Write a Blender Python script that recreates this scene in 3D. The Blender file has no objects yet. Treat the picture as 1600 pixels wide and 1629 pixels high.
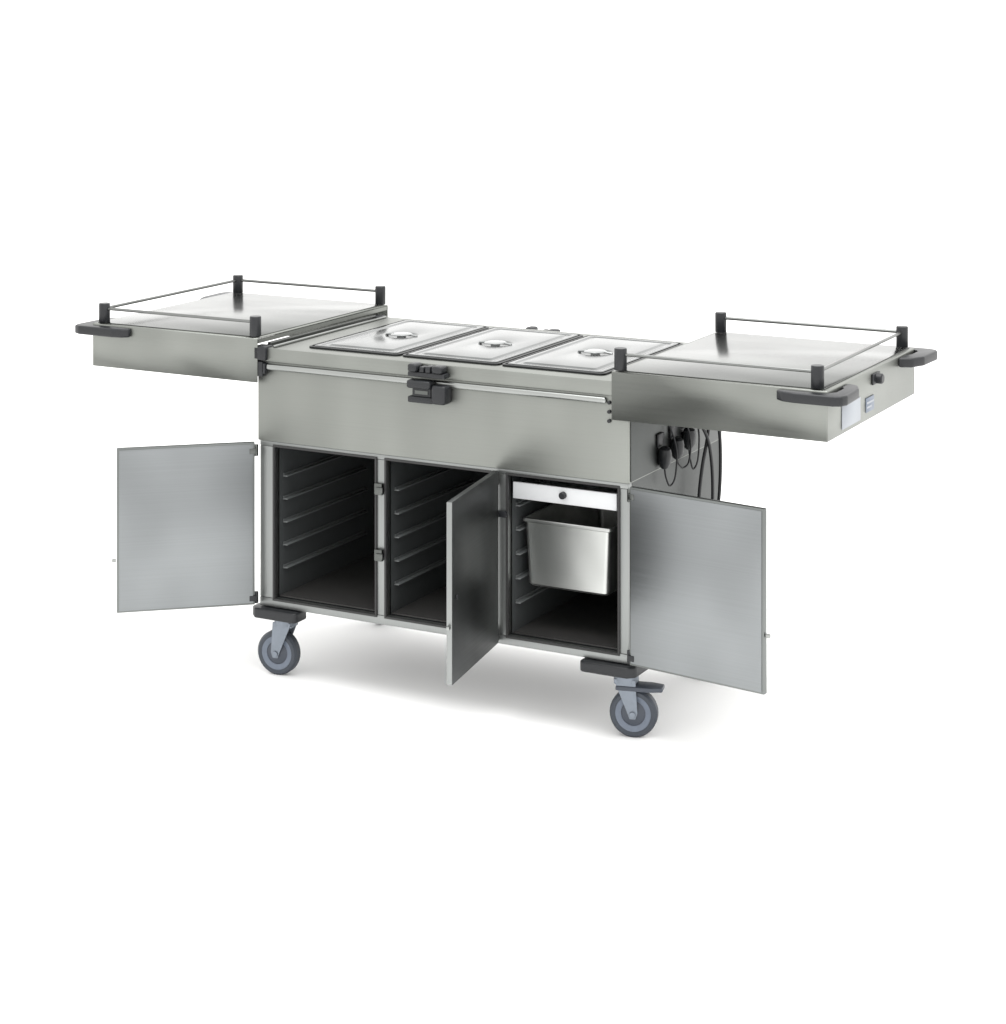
import bpy, bmesh, math, random
from mathutils import Vector, Matrix
random.seed(4)
S=bpy.context.scene; COL=S.collection
S.view_settings.view_transform='Standard'; S.view_settings.look='None'; S.view_settings.exposure=0
# ------------------------------------------------------------------ materials
def principled(name):
    m=bpy.data.materials.new(name); m.use_nodes=True
    return m,m.node_tree.nodes,m.node_tree.links,m.node_tree.nodes['Principled BSDF']
K=.84
def plain(name,col,rough=.5,metal=0,var=.12,scale=60,spec=.5,bump=.0,k=None):
    col=[c*(K if k is None else k) for c in col]
    m,N,L,b=principled(name)
    tc=N.new('ShaderNodeTexCoord'); n=N.new('ShaderNodeTexNoise'); n.inputs['Scale'].default_value=scale; n.inputs['Detail'].default_value=4
    L.new(tc.outputs['Object'],n.inputs['Vector'])
    r=N.new('ShaderNodeMix'); r.data_type='RGBA'
    r.inputs[6].default_value=(*[c*(1-var) for c in col],1); r.inputs[7].default_value=(*[min(1,c*(1+var)) for c in col],1)
    L.new(n.outputs['Fac'],r.inputs[0]); L.new(r.outputs[2],b.inputs['Base Color'])
    b.inputs['Roughness'].default_value=rough; b.inputs['Metallic'].default_value=metal
    b.inputs['Specular IOR Level'].default_value=spec
    if bump:
        bp=N.new('ShaderNodeBump'); bp.inputs['Strength'].default_value=bump; bp.inputs['Distance'].default_value=.001
        L.new(n.outputs['Fac'],bp.inputs['Height']); L.new(bp.outputs['Normal'],b.inputs['Normal'])
    return m
def steel(name,col,rough=.28,grain=(2,500,500),var=.03,cloud=.08,cs=(1.4,3,.5)):
    col=[c*K for c in col]
    m,N,L,b=principled(name)
    tc=N.new('ShaderNodeTexCoord')
    def noise(sc,det,s=1.0):
        mp=N.new('ShaderNodeMapping'); mp.inputs['Scale'].default_value=sc
        n=N.new('ShaderNodeTexNoise'); n.inputs['Scale'].default_value=s; n.inputs['Detail'].default_value=det
        L.new(tc.outputs['Object'],mp.inputs['Vector']); L.new(mp.outputs['Vector'],n.inputs['Vector']); return n
    f=noise(grain,1); c=noise(cs,1,2.2)
    def rng(n,lo,hi):
        r=N.new('ShaderNodeMapRange'); r.inputs['From Min'].default_value=.25; r.inputs['From Max'].default_value=.75
        r.interpolation_type='SMOOTHSTEP'
        r.inputs['To Min'].default_value=lo; r.inputs['To Max'].default_value=hi; L.new(n.outputs['Fac'],r.inputs['Value']); return r
    a=rng(f,1-var,1+var); d=rng(c,1-cloud,1+cloud)  # broad cloud noise paints soft reflection streaks into the base colour
    mu=N.new('ShaderNodeMath'); mu.operation='MULTIPLY'; L.new(a.outputs[0],mu.inputs[0]); L.new(d.outputs[0],mu.inputs[1])
    vm=N.new('ShaderNodeVectorMath'); vm.operation='SCALE'; vm.inputs[0].default_value=col; L.new(mu.outputs[0],vm.inputs['Scale'])
    L.new(vm.outputs[0],b.inputs['Base Color'])
    b.inputs['Metallic'].default_value=1
    rr=rng(f,rough*(1-2*var),rough*(1+2*var)); L.new(rr.outputs[0],b.inputs['Roughness'])
    return m
M={}
M['steel']=steel('brushed_steel',(.246,.255,.238),.46,cloud=.10,cs=(2.0,2,.4))
M['top']=steel('polished_steel',(.125,.131,.125),.22,cloud=.32,cs=(1.2,2.2,1))
M['frame']=steel('satin_steel',(.27,.28,.275),.42,grain=(300,300,4))
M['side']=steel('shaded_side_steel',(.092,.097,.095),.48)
M['lid']=steel('pressed_steel',(.100,.108,.107),.20,grain=(2,300,300),var=.01,cloud=.28,cs=(3,2,1))
M['well']=steel('well_rim_steel',(.04,.042,.042),.4,var=.01)
M['door_in']=steel('door_inner_steel',(.238,.250,.255),.40,var=.03,cloud=.17,cs=(1.6,1,1.1))
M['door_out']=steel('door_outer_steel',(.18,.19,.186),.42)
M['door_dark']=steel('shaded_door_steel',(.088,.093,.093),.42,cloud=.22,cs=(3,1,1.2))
M['rail']=steel('bright_steel',(.31,.32,.31),.30,var=.02)
M['grip']=steel('polished_grip_steel',(.35,.36,.36),.25,var=.01)
M['gallery']=steel('gallery_rail_steel',(.19,.195,.19),.3,var=.02)
M['rod']=steel('rod_steel',(.11,.115,.11),.3,var=.02)
M['pan']=steel('pan_steel',(.50,.51,.495),.36,var=.01,cloud=.16,cs=(4,4,2))
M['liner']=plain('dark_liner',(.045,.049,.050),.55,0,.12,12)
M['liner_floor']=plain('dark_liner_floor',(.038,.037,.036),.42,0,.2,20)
M['runner']=plain('runner_steel',(.112,.120,.120),.5,.1,.05)
M['black']=plain('black_plastic',(.011,.012,.014),.42,0,.25,180,.35,.12)
M['gasket']=plain('black_rubber',(.02,.02,.02),.7)
M['tyre']=plain('grey_blue_rubber',(.036,.044,.057),.6)
M['rim']=plain('blue_grey_plastic',(.128,.153,.196),.45)
M['hub']=plain('dark_blue_grey_plastic',(.046,.055,.073),.5)
M['fork']=plain('zinc_fork',(.20,.225,.26),.4,.6)
M['white']=plain('white_panel',(.57,.58,.59),.4,0,.03)
M['pale']=plain('pale_blue_grey',(.27,.29,.32),.4,0,.03)
M['badge']=plain('grey_blue_badge',(.11,.135,.18),.4)
M['floor']=plain('white_floor',(.93,.93,.925),.85,0,.01,.4,.2,0,1)
# ------------------------------------------------------------------ mesh helpers
def box(bm,x0,x1,y0,y1,z0,z1,bev=0,seg=2):
    g=bmesh.ops.create_cube(bm,size=1)
    for v in g['verts']: v.co=Vector(((x0+x1)/2+v.co.x*(x1-x0),(y0+y1)/2+v.co.y*(y1-y0),(z0+z1)/2+v.co.z*(z1-z0)))
    if bev: bmesh.ops.bevel(bm,geom=list({e for v in g['verts'] for e in v.link_edges}),offset=bev,segments=seg,affect='EDGES',profile=.5)
def prism(bm,poly,z0,z1,bev=0,seg=2):
    a=sum(poly[i][0]*poly[(i+1)%len(poly)][1]-poly[(i+1)%len(poly)][0]*poly[i][1] for i in range(len(poly)))
    if a<0: poly=poly[::-1]
    lo=[bm.verts.new((x,y,z0)) for x,y in poly]; hi=[bm.verts.new((x,y,z1)) for x,y in poly]; n=len(poly)
    bm.faces.new(lo[::-1]); bm.faces.new(hi)
    for i in range(n): bm.faces.new((lo[i],lo[(i+1)%n],hi[(i+1)%n],hi[i]))
    if bev: bmesh.ops.bevel(bm,geom=list({e for v in lo+hi for e in v.link_edges}),offset=bev,segments=seg,affect='EDGES',profile=.5)
def loft(bm,loops,cap0=False,cap1=True):
    R=[[bm.verts.new(p) for p in l] for l in loops]; n=len(R[0])
    for a,b in zip(R,R[1:]):
        for i in range(n): bm.faces.new((a[i],a[(i+1)%n],b[(i+1)%n],b[i]))
    if cap0: bm.faces.new(R[0][::-1])
    if cap1: bm.faces.new(R[-1])
def rrect(cx,cy,hx,hy,r,z,k=6):
    out=[]
    for q,(sx,sy) in enumerate(((1,1),(-1,1),(-1,-1),(1,-1))):
        for i in range(k):
            t=math.pi/2*(q+i/(k-1))
            out.append((cx+sx*(hx-r)+r*math.cos(t),cy+sy*(hy-r)+r*math.sin(t),z))
    return out
def ell(cx,cy,a,b,z,k=6):
    out=[]
    for q in range(4):
        for i in range(k):
            t=math.pi/2*(q+(i+.5)/k); out.append((cx+a*math.cos(t),cy+b*math.sin(t),z))
    return out
def lathe(bm,prof,org,axis,seg=28,closed=False):
    ax=Vector(axis).normalized(); u=ax.orthogonal().normalized(); w=ax.cross(u); o=Vector(org)
    loops=[[o+ax*h+(u*math.cos(2*math.pi*i/seg)+w*math.sin(2*math.pi*i/seg))*r for i in range(seg)] for r,h in prof]
    if closed: loops.append(loops[0]); loft(bm,loops,False,False); bmesh.ops.remove_doubles(bm,verts=bm.verts,dist=1e-6)
    else: loft(bm,loops,True,True)
def cyl(bm,p0,p1,r,seg=20,bev=0):
    p0=Vector(p0);p1=Vector(p1);h=(p1-p0).length
    pr=[(r,0),(r,h)] if not bev else [(r-bev,0),(r,bev),(r,h-bev),(r-bev,h)]
    lathe(bm,pr,p0,p1-p0,seg)
def spline(P,n=10):
    P=[Vector(p) for p in P]; out=[]
    for i in range(len(P)-1):
        a=P[max(i-1,0)];b=P[i];c=P[i+1];d=P[min(i+2,len(P)-1)]
        for k in range(n):
            t=k/n; out.append(.5*((2*b)+(c-a)*t+(2*a-5*b+4*c-d)*t*t+(3*b-a-3*c+d)*t**3))
    out.append(P[-1]); return out
def tube(bm,pts,r,seg=10):
    pts=[Vector(p) for p in pts]; loops=[]; u=None
    for i,p in enumerate(pts):
        t=(pts[min(i+1,len(pts)-1)]-pts[max(i-1,0)]).normalized()
        u=t.orthogonal().normalized() if u is None else (u-t*u.dot(t)).normalized()
        w=t.cross(u); loops.append([p+(u*math.cos(2*math.pi*k/seg)+w*math.sin(2*math.pi*k/seg))*r for k in range(seg)])
    loft(bm,loops,True,True)
WO={}
def finish(bm,name,mat,smooth=35):
    bmesh.ops.recalc_face_normals(bm,faces=bm.faces)
    me=bpy.data.meshes.new(name); bm.to_mesh(me); bm.free(); me.materials.append(M[mat])
    for p in me.polygons: p.use_smooth=True
    me.set_sharp_from_angle(angle=math.radians(smooth))
    return me
def part(name,bm,mat,parent=None,origin=None,smooth=35):
    """mesh given in world coordinates (of an unrotated parent)"""
    if origin is None:
        xs=[v.co for v in bm.verts]
        origin=Vector([(min(c[i] for c in xs)+max(c[i] for c in xs))/2 for i in range(3)])
    origin=Vector(origin)
    for v in bm.verts: v.co-=origin
    o=bpy.data.objects.new(name,finish(bm,name,mat,smooth)); COL.objects.link(o)
    o.location=origin
    if parent: o.parent=parent; o.location=origin-WO[parent.name]
    WO[o.name]=origin; return o
def empty(name,loc,label,cat,group=None):
    o=bpy.data.objects.new(name,None); COL.objects.link(o); o.location=loc; o.empty_display_size=.1; WO[o.name]=Vector(loc)
    o['label']=label;o['category']=cat
    if group:o['group']=group
    return o
def dup(o,delta,parent=None,rz=0):
    c=o.copy(); COL.objects.link(c); c.location=o.location+Vector(delta)
    if parent: c.parent=parent
    if rz: c.rotation_euler.z+=rz
    for ch in o.children:
        d=ch.copy(); COL.objects.link(d); d.parent=c
    return c
B=bmesh.new
# ------------------------------------------------------------------ floor
bm=B(); R=1200; f=[bm.verts.new(p) for p in((-R,-R,0),(R,-R,0),(R,R,0),(-R,R,0))]; bm.faces.new(f)
fl=part('floor',bm,'floor',origin=(0,0,0)); fl['kind']='structure'
# ------------------------------------------------------------------ trolley
T=empty('serving_trolley',(.6,.325,0),'stainless steel food serving trolley with two slid-out tops and three open cabinet doors','trolley')
OPEN=((.053,.399),(.437,.781),(.831,1.168)); Z0,Z1=.245,.693
# cabinet carcass
bm=B()
box(bm,0,.016,.022,.634,.219,.709); box(bm,1.184,1.2,.022,.634,.219,.709); box(bm,0,1.2,.635,.65,.219,.709)
box(bm,.0165,1.1835,.022,.634,.2195,.236)
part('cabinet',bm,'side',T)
bm=B()
box(bm,0,1.2,0,.0215,.219,Z0,.002); box(bm,0,1.2,0,.0215,Z1,.708,.002)
for a,b in((0,.053),(.399,.437),(.781,.831),(1.168,1.2)): box(bm,a,b,0.0005,.021,Z0+.0003,Z1-.0003,.002)
part('front_frame',bm,'frame',T)
for a,b in OPEN:
    bm=B(); box(bm,a+.001,b-.001,.0225,.62,Z0+.001,Z1-.001)
    bm.faces.ensure_lookup_table()
    bmesh.ops.delete(bm,geom=[f for f in bm.faces if f.calc_center_median().y<.03],context='FACES')
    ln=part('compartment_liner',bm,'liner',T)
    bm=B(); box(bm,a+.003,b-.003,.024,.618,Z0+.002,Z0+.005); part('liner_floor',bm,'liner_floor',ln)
    bm=B(); g=.006
    box(bm,a-g,b+g,-.003,.0,Z0-g,Z0); box(bm,a-g,b+g,-.003,.0,Z1,Z1+g); box(bm,a-g,a,-.003,.0,Z0+.0002,Z1-.0002); box(bm,b,b+g,-.003,.0,Z0+.0002,Z1-.0002)
    part('door_gasket',bm,'gasket',T)
# shelf runners
proto=None; RL=.46
for a,b in OPEN:
    for s,x in((1,a+.002),(-1,b-.002)):
        for k in range(5):
            z=.325+k*.068
            if proto is None:
                bm=B(); prism(bm,[(0,.0),(.014,.003),(.014,RL-.003),(0,RL)],0,.004,.001); box(bm,0,.002,0.002,RL-.002,.0042,.010)
                proto=part('shelf_runner',bm,'runner',T,origin=(0,0,0)); r=proto
            else: r=dup(proto,(0,0,0))
            r.location=Vector((x,.04,z))-WO[T.name]
            if s<0: r.location.y+=RL; r.rotation_euler.z=math.pi
# drawer of the right compartment
bm=B(); box(bm,.842,1.160,.008,.016,.628,.674,.002); box(bm,.846,1.156,.0165,.5,.630,.638,.0)
dr=part('drawer',bm,'white',T)
bm=B(); cyl(bm,(1.0,.0075,.654),(1.0,-.006,.654),.010,20,.002); part('drawer_knob',bm,'black',dr)
# upper housing
bm=B()
box(bm,-.003,1.203,-.006,.010,.709,.944,.002); box(bm,-.003,.010,.0105,.6395,.709,.944); box(bm,1.190,1.203,.0105,.6395,.709,.944)
box(bm,-.003,1.203,.640,.655,.709,.944,.002); box(bm,.0105,1.1895,.0105,.6395,.711,.72)
part('upper_housing',bm,'steel',T)
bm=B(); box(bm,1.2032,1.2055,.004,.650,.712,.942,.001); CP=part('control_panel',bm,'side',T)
bm=B(); box(bm,-.006,1.206,-.014,.662,.9445,.985,.003); part('worktop',bm,'steel',T)
for y in(-.0225,.6625):
    bm=B(); box(bm,.035,1.14,y,y+.0155 if y<0 else y+.010,.922,.9395,.0065,5); part('guide_rail',bm,'rail',T)
# black stops at the left rail ends
for y0,y1 in((-.024,.02),(.62,.668)):
    bm=B(); box(bm,-.008,.036,y0,y1,.948,.990,.005); box(bm,-.008,.024,y0+.002,y1-.004,.900,.945,.005); box(bm,.026,.034,y0,y1-.01,.91,.94,.002)
    part('rail_stop',bm,'black',T)
for z in(.925,.90,.875):
    bm=B(); cyl(bm,(1.147,-.006,z),(1.147,-.016,z),.005,14,.001); part('stop_screw',bm,'black',T)
# side tracks on worktop
bm=B(); box(bm,.012,.026,.022,.618,.9855,.996,.002); part('side_track',bm,'rod',T)
bm=B(); box(bm,.046,.054,.0,.64,.9855,.992,.002); part('side_track',bm,'rail',T)
# well rims
LID=((.150,.440),(.470,.765),(.795,1.095))
for a,b in LID:
    bm=B(); cx=(a+b)/2; hx=(b-a)/2+.011; hy=.284; cy=.325
    loft(bm,[rrect(cx,cy,hx,hy,.018,.9852),rrect(cx,cy,hx,hy,.018,.990),rrect(cx,cy,hx-.003,hy-.003,.016,.9915),rrect(cx,cy,hx-.007,hy-.007,.012,.9915),rrect(cx,cy,hx-.0085,hy-.0085,.012,.9855)],False,True)
    part('well_rim',bm,'well',T)
# centre latches
for sy,y in((-1,-.0145),(1,.6625)):
    def yy(a,b): return (y+sy*b,y+sy*a) if sy<0 else (y+a,y+b)
    def lx(a,b): return (.532+(a-.514)*.84,.532+(b-.514)*.84)
    bm=B(); p=yy(0,.032); box(bm,*lx(.516,.658),*p,.950,.964,.003,2); p=yy(.002,.044); box(bm,*lx(.522,.556),*p,.9645,.988,.007,3); p=yy(.002,.040); box(bm,*lx(.612,.652),*p,.9645,.986,.007,3); p=yy(.004,.034); box(bm,*lx(.562,.580),*p,.9645,.980,.003,2); p=yy(.004,.036); box(bm,*lx(.586,.606),*p,.9645,.983,.004,2)
    la=part('latch',bm,'black',T)
    bm=B(); p=yy(-.006,.030); box(bm,*lx(.514,.610),*p,.876,.894,.004,2); p=yy(-.006,.040); box(bm,*lx(.6105,.664),*p,.878,.932,.008,3); p=yy(.009,.044); box(bm,*lx(.518,.609),*p,.9185,.942,.007,3); p=yy(-.006,.024); box(bm,*lx(.530,.600),*p,.8945,.918)
    part('latch_lever',bm,'black',la)
    bm=B(); p=yy(.0242,.0255); box(bm,*lx(.540,.590),*p,.901,.911); part('latch_plate',bm,'rod',la)
# ------------------------------------------------------------------ sliding tops
def sliding_top(x1,x2,out):
    y0,y1,zb,zt=-.024,.725,.882,1.013
    bm=B(); g=bmesh.ops.create_cube(bm,size=1)
    for v in g['verts']: v.co=Vector(((x1+x2)/2+v.co.x*(x2-x1),(y0+y1)/2+v.co.y*(y1-y0),(zb+zt)/2+v.co.z*(zt-zb)))
    inner=x1 if out>0 else x2
    kill=[f for f in bm.faces if abs(f.calc_center_median().z-zb)<1e-4 or abs(f.calc_center_median().x-inner)<1e-4]
    bmesh.ops.delete(bm,geom=kill,context='FACES')
    bmesh.ops.bevel(bm,geom=[e for e in bm.edges if len(e.link_faces)==2],offset=.004,segments=3,affect='EDGES',profile=.5)
    # folded lip at the inner end
    box(bm,min(inner,inner+out*.004),max(inner,inner+out*.004),y0+.006,y1-.006,.997,zt-.004)
    o=part('sliding_top',bm,'steel',T)
    md=o.modifiers.new('sheet','SOLIDIFY'); md.thickness=.0025; md.offset=-1
    # slightly raised plate
    bm=B(); box(bm,x1+.012,x2-.012,y0+.012,y1-.012,zt+.0003,zt+.0028,.001); part('top_plate',bm,'top',o)
    xi=inner+out*.0185; xo=(x2-.033) if out>0 else (x1+.033); yf=-.0065; yb=.7085; zp=1.073
    pr=None
    for x,y in((xo,yf),(xi,yf),(xo,yb),(xi,yb)):
        if pr is None:
            bm=B(); lathe(bm,[(.0165,0),(.0172,.001),(.0172,.056),(.0160,.0585)],(x,y,zt+.003),(0,0,1),20); pr=part('corner_post',bm,'black',o); base=(x,y)
        else: dup(pr,(x-base[0],y-base[1],0))
    z=1.058
    for p,q in(((xo,yf),(xi,yf)),((xo,yf),(xo,yb)),((xo,yb),(xi,yb))):
        bm=B(); cyl(bm,(*p,z),(*q,z),.0046,12); part('gallery_rail',bm,'gallery',o)
    ex=x2 if out>0 else x1
    for sy,cy in((-1,y0),(1,y1)):
        a,b=(.064,.040) if (out>0 and sy>0) else (.056,.036)
        arm=.135 if out>0 else .15
        poly=[(ex-out*arm,cy+sy*.0006),(ex-out*arm,cy+sy*.014),(ex-out*(arm-.02),cy+sy*b*.8),(ex-out*(arm-.05),cy+sy*b),(ex+out*(a-.03),cy+sy*b),(ex+out*(a-.008),cy+sy*(b-.010)),(ex+out*a,cy+sy*(b-.032)),(ex+out*a*.92,cy-sy*.10),(ex+out*a*.6,cy-sy*.145),(ex+out*.0006,cy-sy*.16),(ex+out*.0006,cy-sy*.10),(ex+out*.022,cy-sy*.085),(ex+out*.022,cy-sy*.02),(ex+out*.0006,cy-sy*.012),(ex+out*.0006,cy+sy*.0006)]
        bm=B(); prism(bm,poly,.981,1.008,.0055,3); part('corner_handle',bm,'black',o)
    bm=B(); cyl(bm,(ex+out*.0005,.36,.985),(ex+out*.024,.36,.985),.014,20,.003); box(bm,*sorted((ex+out*.0005,ex+out*.006)),.33,.39,.970,1.0,.002); part('end_catch',bm,'black',o)
    if out>0:
        bm=B(); box(bm,ex+.0005,ex+.002,.085,.235,.893,.955,.0005); part('pale_patch',bm,'pale',o)  # plain pale rectangle on the right end face
        bm=B(); box(bm,ex+.0005,ex+.002,.28,.35,.903,.942,.0005); bd=part('badge',bm,'badge',o)
        bm=B()
        for i,(a,b) in enumerate(((.286,.344),(.286,.325))): box(bm,ex+.0021,ex+.0028,a,b,.926-i*.012,.931-i*.012)
        part('badge_stripe',bm,'pale',bd)
    return o
sliding_top(-.605,.007,-1); sliding_top(1.160,1.772,1)
# ------------------------------------------------------------------ doors
def door(hx,hy,ang,w,side,label,mat='door_out'):
    """side: local y sign of the outer face"""
    o_t=.016
    bm=B(); box(bm,.0,w,-o_t/2,o_t/2,.225,.705,.002)
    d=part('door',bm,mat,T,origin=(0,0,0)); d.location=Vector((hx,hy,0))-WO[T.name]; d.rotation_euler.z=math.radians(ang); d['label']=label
    WO[d.name]=Vector((0,0,0))
    s=-side
    ys=sorted((s*(o_t/2+.0003),s*(o_t/2+.0025)))
    bm=B(); box(bm,.006,w-.006,*ys,.231,.699,.001); part('inner_panel',bm,'door_in',d)
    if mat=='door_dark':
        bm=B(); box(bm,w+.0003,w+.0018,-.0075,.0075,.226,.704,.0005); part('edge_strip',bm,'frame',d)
    bm=B(); box(bm,w+.002,w+.014,-.004,.004,.372,.382,.001); part('door_latch',bm,'rail',d)
    ys=sorted((side*(o_t/2+.0003),side*(o_t/2+.005)))
    bm=B(); cyl(bm,(w-.03,ys[0],.45),(w-.03,ys[1],.45),.007,16,.001); part('door_lock',bm,'black',d)
    for z in(.24,.675):
        bm=B(); cyl(bm,(-.005,0,z-.012),(-.005,0,z+.022),.0065,14,.001); box(bm,-.004,.016,*sorted((-s*.0,s*.0115)),z-.004,z+.012,.001); part('hinge',bm,'rod' if z>.3 else 'black',d)
door(-.008,-.016,180+40.5,.402,-1,'left cabinet door swung wide open showing its pale inner face')
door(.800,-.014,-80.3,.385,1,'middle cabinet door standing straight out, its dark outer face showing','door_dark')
door(1.212,-.012,-8.5,.414,1,'right cabinet door swung fully round past the corner')
# catches on mullions
for x,z in((.415,.605),(.415,.415)):
    bm=B(); box(bm,x-.012,x+.014,-.014,.0,z-.012,z+.022,.003); box(bm,x-.004,x+.02,-.02,-.012,z-.004,z+.012,.002); part('door_catch',bm,'rod',T)
bm=B(); box(bm,.797,.83,-.012,.0,.575,.592,.002); part('door_catch',bm,'black',T)
# ------------------------------------------------------------------ side controls and cables
for y,dz,ln_,sw in((.190,-.012,.052,.9),(.277,-.002,.030,1.1),(.362,.010,.060,.7)):
    bm=B(); box(bm,1.2058,1.214,y-.022,y+.022,.786+dz,.824+dz,.004); k=part('socket',bm,'black',CP)
    bm=B(); lathe(bm,[(.008,0),(.016,.006),(.0195,.022),(.0185,.045),(.013,.058),(.006,.064)],(1.226,y-.004,.788+dz),(-.10,.12*sw,-1),20); pl=part('plug',bm,'black',CP)
    bm=B(); zz=.788+dz-.062
    tube(bm,spline([(1.221,y+.003,zz),(1.223,y+.008,zz-ln_*.5),(1.228,y+.026*sw,zz-ln_),(1.236,y+.046*sw,zz-ln_*.6),(1.236,y+.060*sw,zz+.03),(1.228,y+.058*sw,zz+.075),(1.216,y+.045,zz+.100-dz)]),.0026,8); part('lead',bm,'black',CP)
bm=B(); box(bm,1.2058,1.228,.395,.425,.795,.835,.004); part('cable_hook',bm,'black',T)
bm=B(); box(bm,1.2058,1.240,.455,.48,.805,.822,.004); part('cable_hook',bm,'black',T)
bm=B()
tube(bm,spline([(1.222,.375,.800),(1.232,.38,.805),(1.246,.40,.795),(1.252,.432,.750),(1.254,.452,.690),(1.254,.462,.62),(1.252,.462,.55),(1.246,.445,.50),(1.238,.42,.49),(1.234,.405,.53),(1.234,.41,.60),(1.238,.425,.68),(1.244,.445,.75),(1.246,.458,.81),(1.246,.472,.830),(1.252,.490,.815),(1.256,.506,.77),(1.257,.514,.70),(1.255,.514,.60),(1.25,.50,.50),(1.245,.49,.44)]),.0050,10)
pc=part('power_cable',bm,'black',T)
bm=B(); lathe(bm,[(.009,0),(.019,.012),(.019,.045),(.016,.05)],(1.245,.49,.44),(-.1,-.2,-1),18); part('mains_plug',bm,'black',pc)
# ------------------------------------------------------------------ casters and bumpers
def caster(x,y,rot,brake):
    R=.066; w=.018
    def fin(bm,name,mat,par): 
        o=bpy.data.objects.new(name,finish(bm,name,mat)); COL.objects.link(o); o.parent=par; return o
    bm=B(); box(bm,-.045,.045,-.04,.04,.205,.2185,.003); cyl(bm,(0,0,.172),(0,0,.2045),.026,24,.003)
    tx=.022
    lathe(bm,[(.034,.150),(.034,.168),(.028,.171)],(0,0,0),(0,0,1),24)
    for s in(-1,1):
        y0,y1=sorted((s*.0225,s*.0265))
        pts=[(-.030,.160),(.030,.160),(tx+.014,R+.004),(tx+.008,R-.012),(tx-.008,R-.012),(tx-.014,R+.004)]
        a=[bm.verts.new((px,y0,pz)) for px,pz in pts]; b=[bm.verts.new((px,y1,pz)) for px,pz in pts]; n=len(pts)
        bm.faces.new(a); bm.faces.new(b[::-1])
        for i in range(n): bm.faces.new((a[i],b[i],b[(i+1)%n],a[(i+1)%n]))
        cyl(bm,(tx,s*.0266,R),(tx,s*.031,R),.009,14,.001)
    box(bm,-.030,.030,-.0224,.0224,.146,.152,.001)
    o=bpy.data.objects.new('caster',finish(bm,'caster','fork')); COL.objects.link(o); o.parent=T; o.location=Vector((x,y,0))-WO[T.name]; o.rotation_euler.z=rot
    bm=B(); lathe(bm,[(R-.016,-w),(R-.006,-w),(R,-w+.007),(R,w-.007),(R-.006,w),(R-.016,w)],(tx,0,R),(0,1,0),40,True); fin(bm,'tyre','tyre',o)
    bm=B(); lathe(bm,[(.034,-w*.75),(R-.0165,-w*.95),(R-.0165,w*.95),(.034,w*.75)],(tx,0,R),(0,1,0),40,True); fin(bm,'rim','rim',o)
    bm=B(); lathe(bm,[(.012,-w*1.15),(.0335,-w*.7),(.0335,w*.7),(.012,w*1.15)],(tx,0,R),(0,1,0),30); fin(bm,'hub','hub',o)
    if brake:
        bm=B(); prism(bm,[(-.025,-.03),(.07,-.03),(.104,-.020),(.104,.020),(.07,.03),(-.025,.03)],.130,.143,.004); fin(bm,'brake_pedal','hub',o)
    return o
caster(.045,.07,math.radians(6)+math.pi,False); caster(1.160,.07,math.radians(14),True); caster(.03,.635,1.8,False); caster(1.15,.625,1.7,False)
for cx,sx in((0,-1),(1.2,1)):
    for cy,sy in((0,-1),(.65,1)):
        a=.024
        poly=[(cx-sx*.14,cy-sy*.04),(cx-sx*.14,cy+sy*(a-.008)),(cx-sx*.13,cy+sy*a),(cx+sx*(a-.02),cy+sy*a),(cx+sx*a,cy+sy*(a-.02)),(cx+sx*a,cy-sy*.13),(cx-sx*.04,cy-sy*.13),(cx-sx*.04,cy-sy*.04)]
        bm=B(); prism(bm,poly,.186,.2165,.006,3); part('corner_bumper',bm,'black',T)
# ------------------------------------------------------------------ lids (things resting on the wells)
lab=('steel pan lid beside the left slid-out top, leftmost of three','steel pan lid in the middle of the three serving wells','steel pan lid partly under the edge of the right slid-out top')
for (a,b),lb in zip(LID,lab):
    cx=(a+b)/2; cy=.325; hx=(b-a)/2-.002; hy=.271; z=.9860
    L=empty('pan_lid',(cx,cy,z),lb,'lid','lids on the serving wells')
    bm=B()
    loft(bm,[rrect(cx,cy,hx,hy,.012,z),rrect(cx,cy,hx,hy,.012,z+.0055),rrect(cx,cy,hx-.002,hy-.002,.011,z+.0065),rrect(cx,cy,hx-.014,hy-.014,.010,z+.0065),rrect(cx,cy,hx-.018,hy-.018,.010,z+.0045),rrect(cx,cy,hx-.030,hy-.030,.010,z+.0045),rrect(cx,cy,hx-.036,hy-.036,.010,z+.0075),
      rrect(cx,cy,hx-.040,hy-.040,.010,z+.0080),rrect(cx,cy,hx-.075,hy-.12,.05,z+.0080),ell(cx,cy,.056,.056,z+.0083),ell(cx,cy,.051,.051,z+.0075),ell(cx,cy,.040,.040,z+.0025),ell(cx,cy,.02,.02,z+.0015)],True,True)
    part('lid_sheet',bm,'lid',L,smooth=50)
    bm=B(); lathe(bm,[(.014,.002),(.014,.007),(.030,.0095),(.033,.0112),(.030,.013),(.014,.014)],(cx,cy,z),(0,0,1),28); tube(bm,[(cx-.054,cy,z+.0083),(cx-.035,cy,z+.0105),(cx+.035,cy,z+.0105),(cx+.054,cy,z+.0083)],.0032,10); part('lid_grip',bm,'grip',L)
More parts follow.
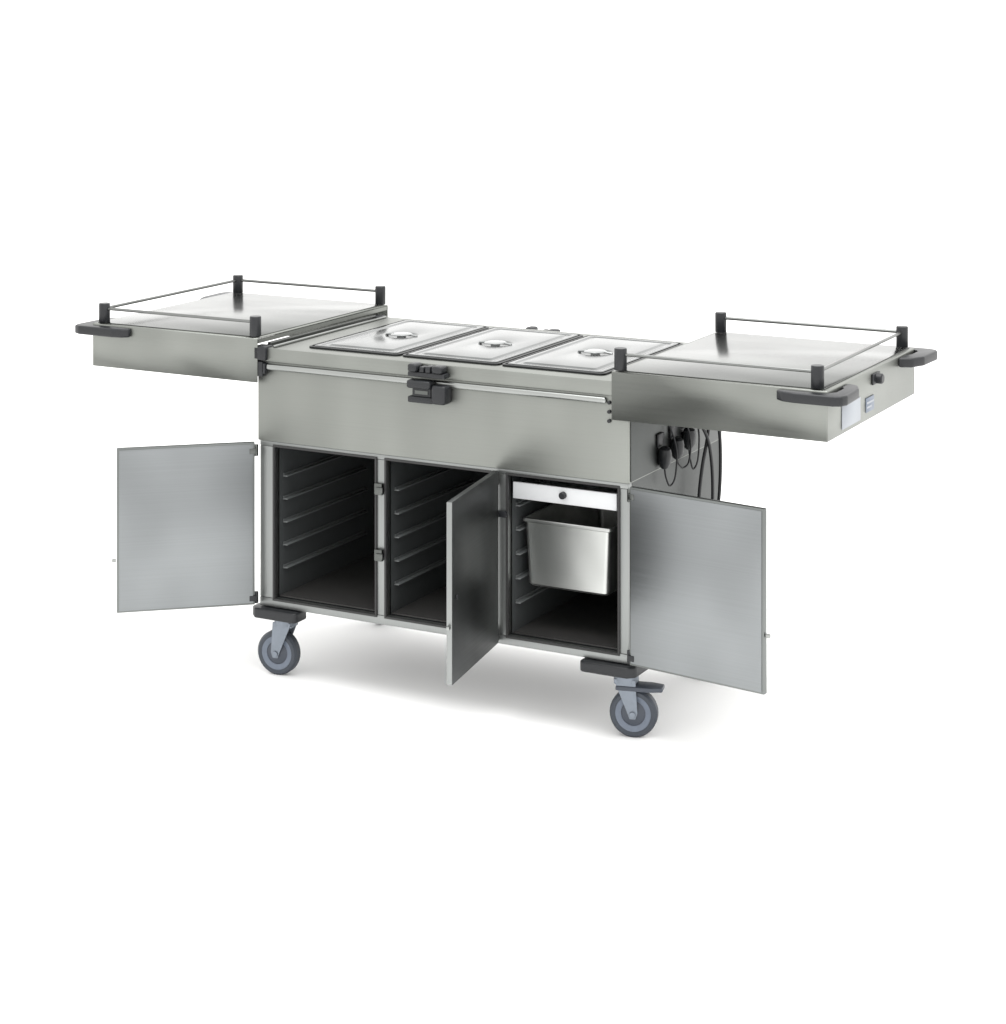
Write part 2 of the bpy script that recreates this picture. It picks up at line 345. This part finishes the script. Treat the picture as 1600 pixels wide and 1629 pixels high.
# ------------------------------------------------------------------ pan inside the right compartment
bm=B(); cx,cy=.985,.30; hx,hy=.139,.25; z=.564
loft(bm,[rrect(cx,cy,hx-.002,hy-.002,.012,z-.010),rrect(cx,cy,hx,hy,.014,z-.008),rrect(cx,cy,hx,hy,.014,z-.003),rrect(cx,cy,hx-.002,hy-.002,.012,z),rrect(cx,cy,hx-.006,hy-.006,.012,z),rrect(cx,cy,hx-.008,hy-.008,.012,z-.008),rrect(cx,cy,hx-.015,hy-.011,.016,z-.182),rrect(cx,cy,hx-.021,hy-.017,.016,z-.188)],False,True)
fp=part('food_pan',bm,'pan'); md=fp.modifiers.new('sheet','SOLIDIFY'); md.thickness=.0012
fp['label']='deep steel food pan hanging in the right cabinet compartment under the drawer'; fp['category']='pan'
# ------------------------------------------------------------------ light
W=bpy.data.worlds.new('World'); S.world=W; W.use_nodes=True; N=W.node_tree.nodes; Lk=W.node_tree.links; bg=N['Background']
bg.inputs['Color'].default_value=(1,.995,.985,1)
tc=N.new('ShaderNodeTexCoord'); dt=N.new('ShaderNodeVectorMath'); dt.operation='DOT_PRODUCT'; dt.inputs[1].default_value=(-.47,.88,0); Lk.new(tc.outputs['Generated'],dt.inputs[0])
mr=N.new('ShaderNodeMapRange'); mr.inputs['From Min'].default_value=-1; mr.inputs['To Min'].default_value=1.9; mr.inputs['To Max'].default_value=2.1; Lk.new(dt.outputs['Value'],mr.inputs['Value']); Lk.new(mr.outputs[0],bg.inputs['Strength'])
ld=bpy.data.lights.new('overhead_fill','AREA'); ld.shape='RECTANGLE'; ld.size=4; ld.size_y=4; ld.energy=230  # unseen area lamp, added to whiten the floor and weaken shadows
lo=bpy.data.objects.new('overhead_fill',ld); COL.objects.link(lo); lo.location=(1.8,-.5,4.4)
# ------------------------------------------------------------------ camera
cd=bpy.data.cameras.new('camera'); cam=bpy.data.objects.new('camera',cd); COL.objects.link(cam); S.camera=cam
cam.location=(3.653,-5.3593,2.0733); cam.rotation_euler=(math.pi/2,0,.4870)
cd.sensor_width=36; cd.lens=3460.77/1629*36; cd.shift_y=-(814.5+33.25)/1629; cd.clip_end=4000
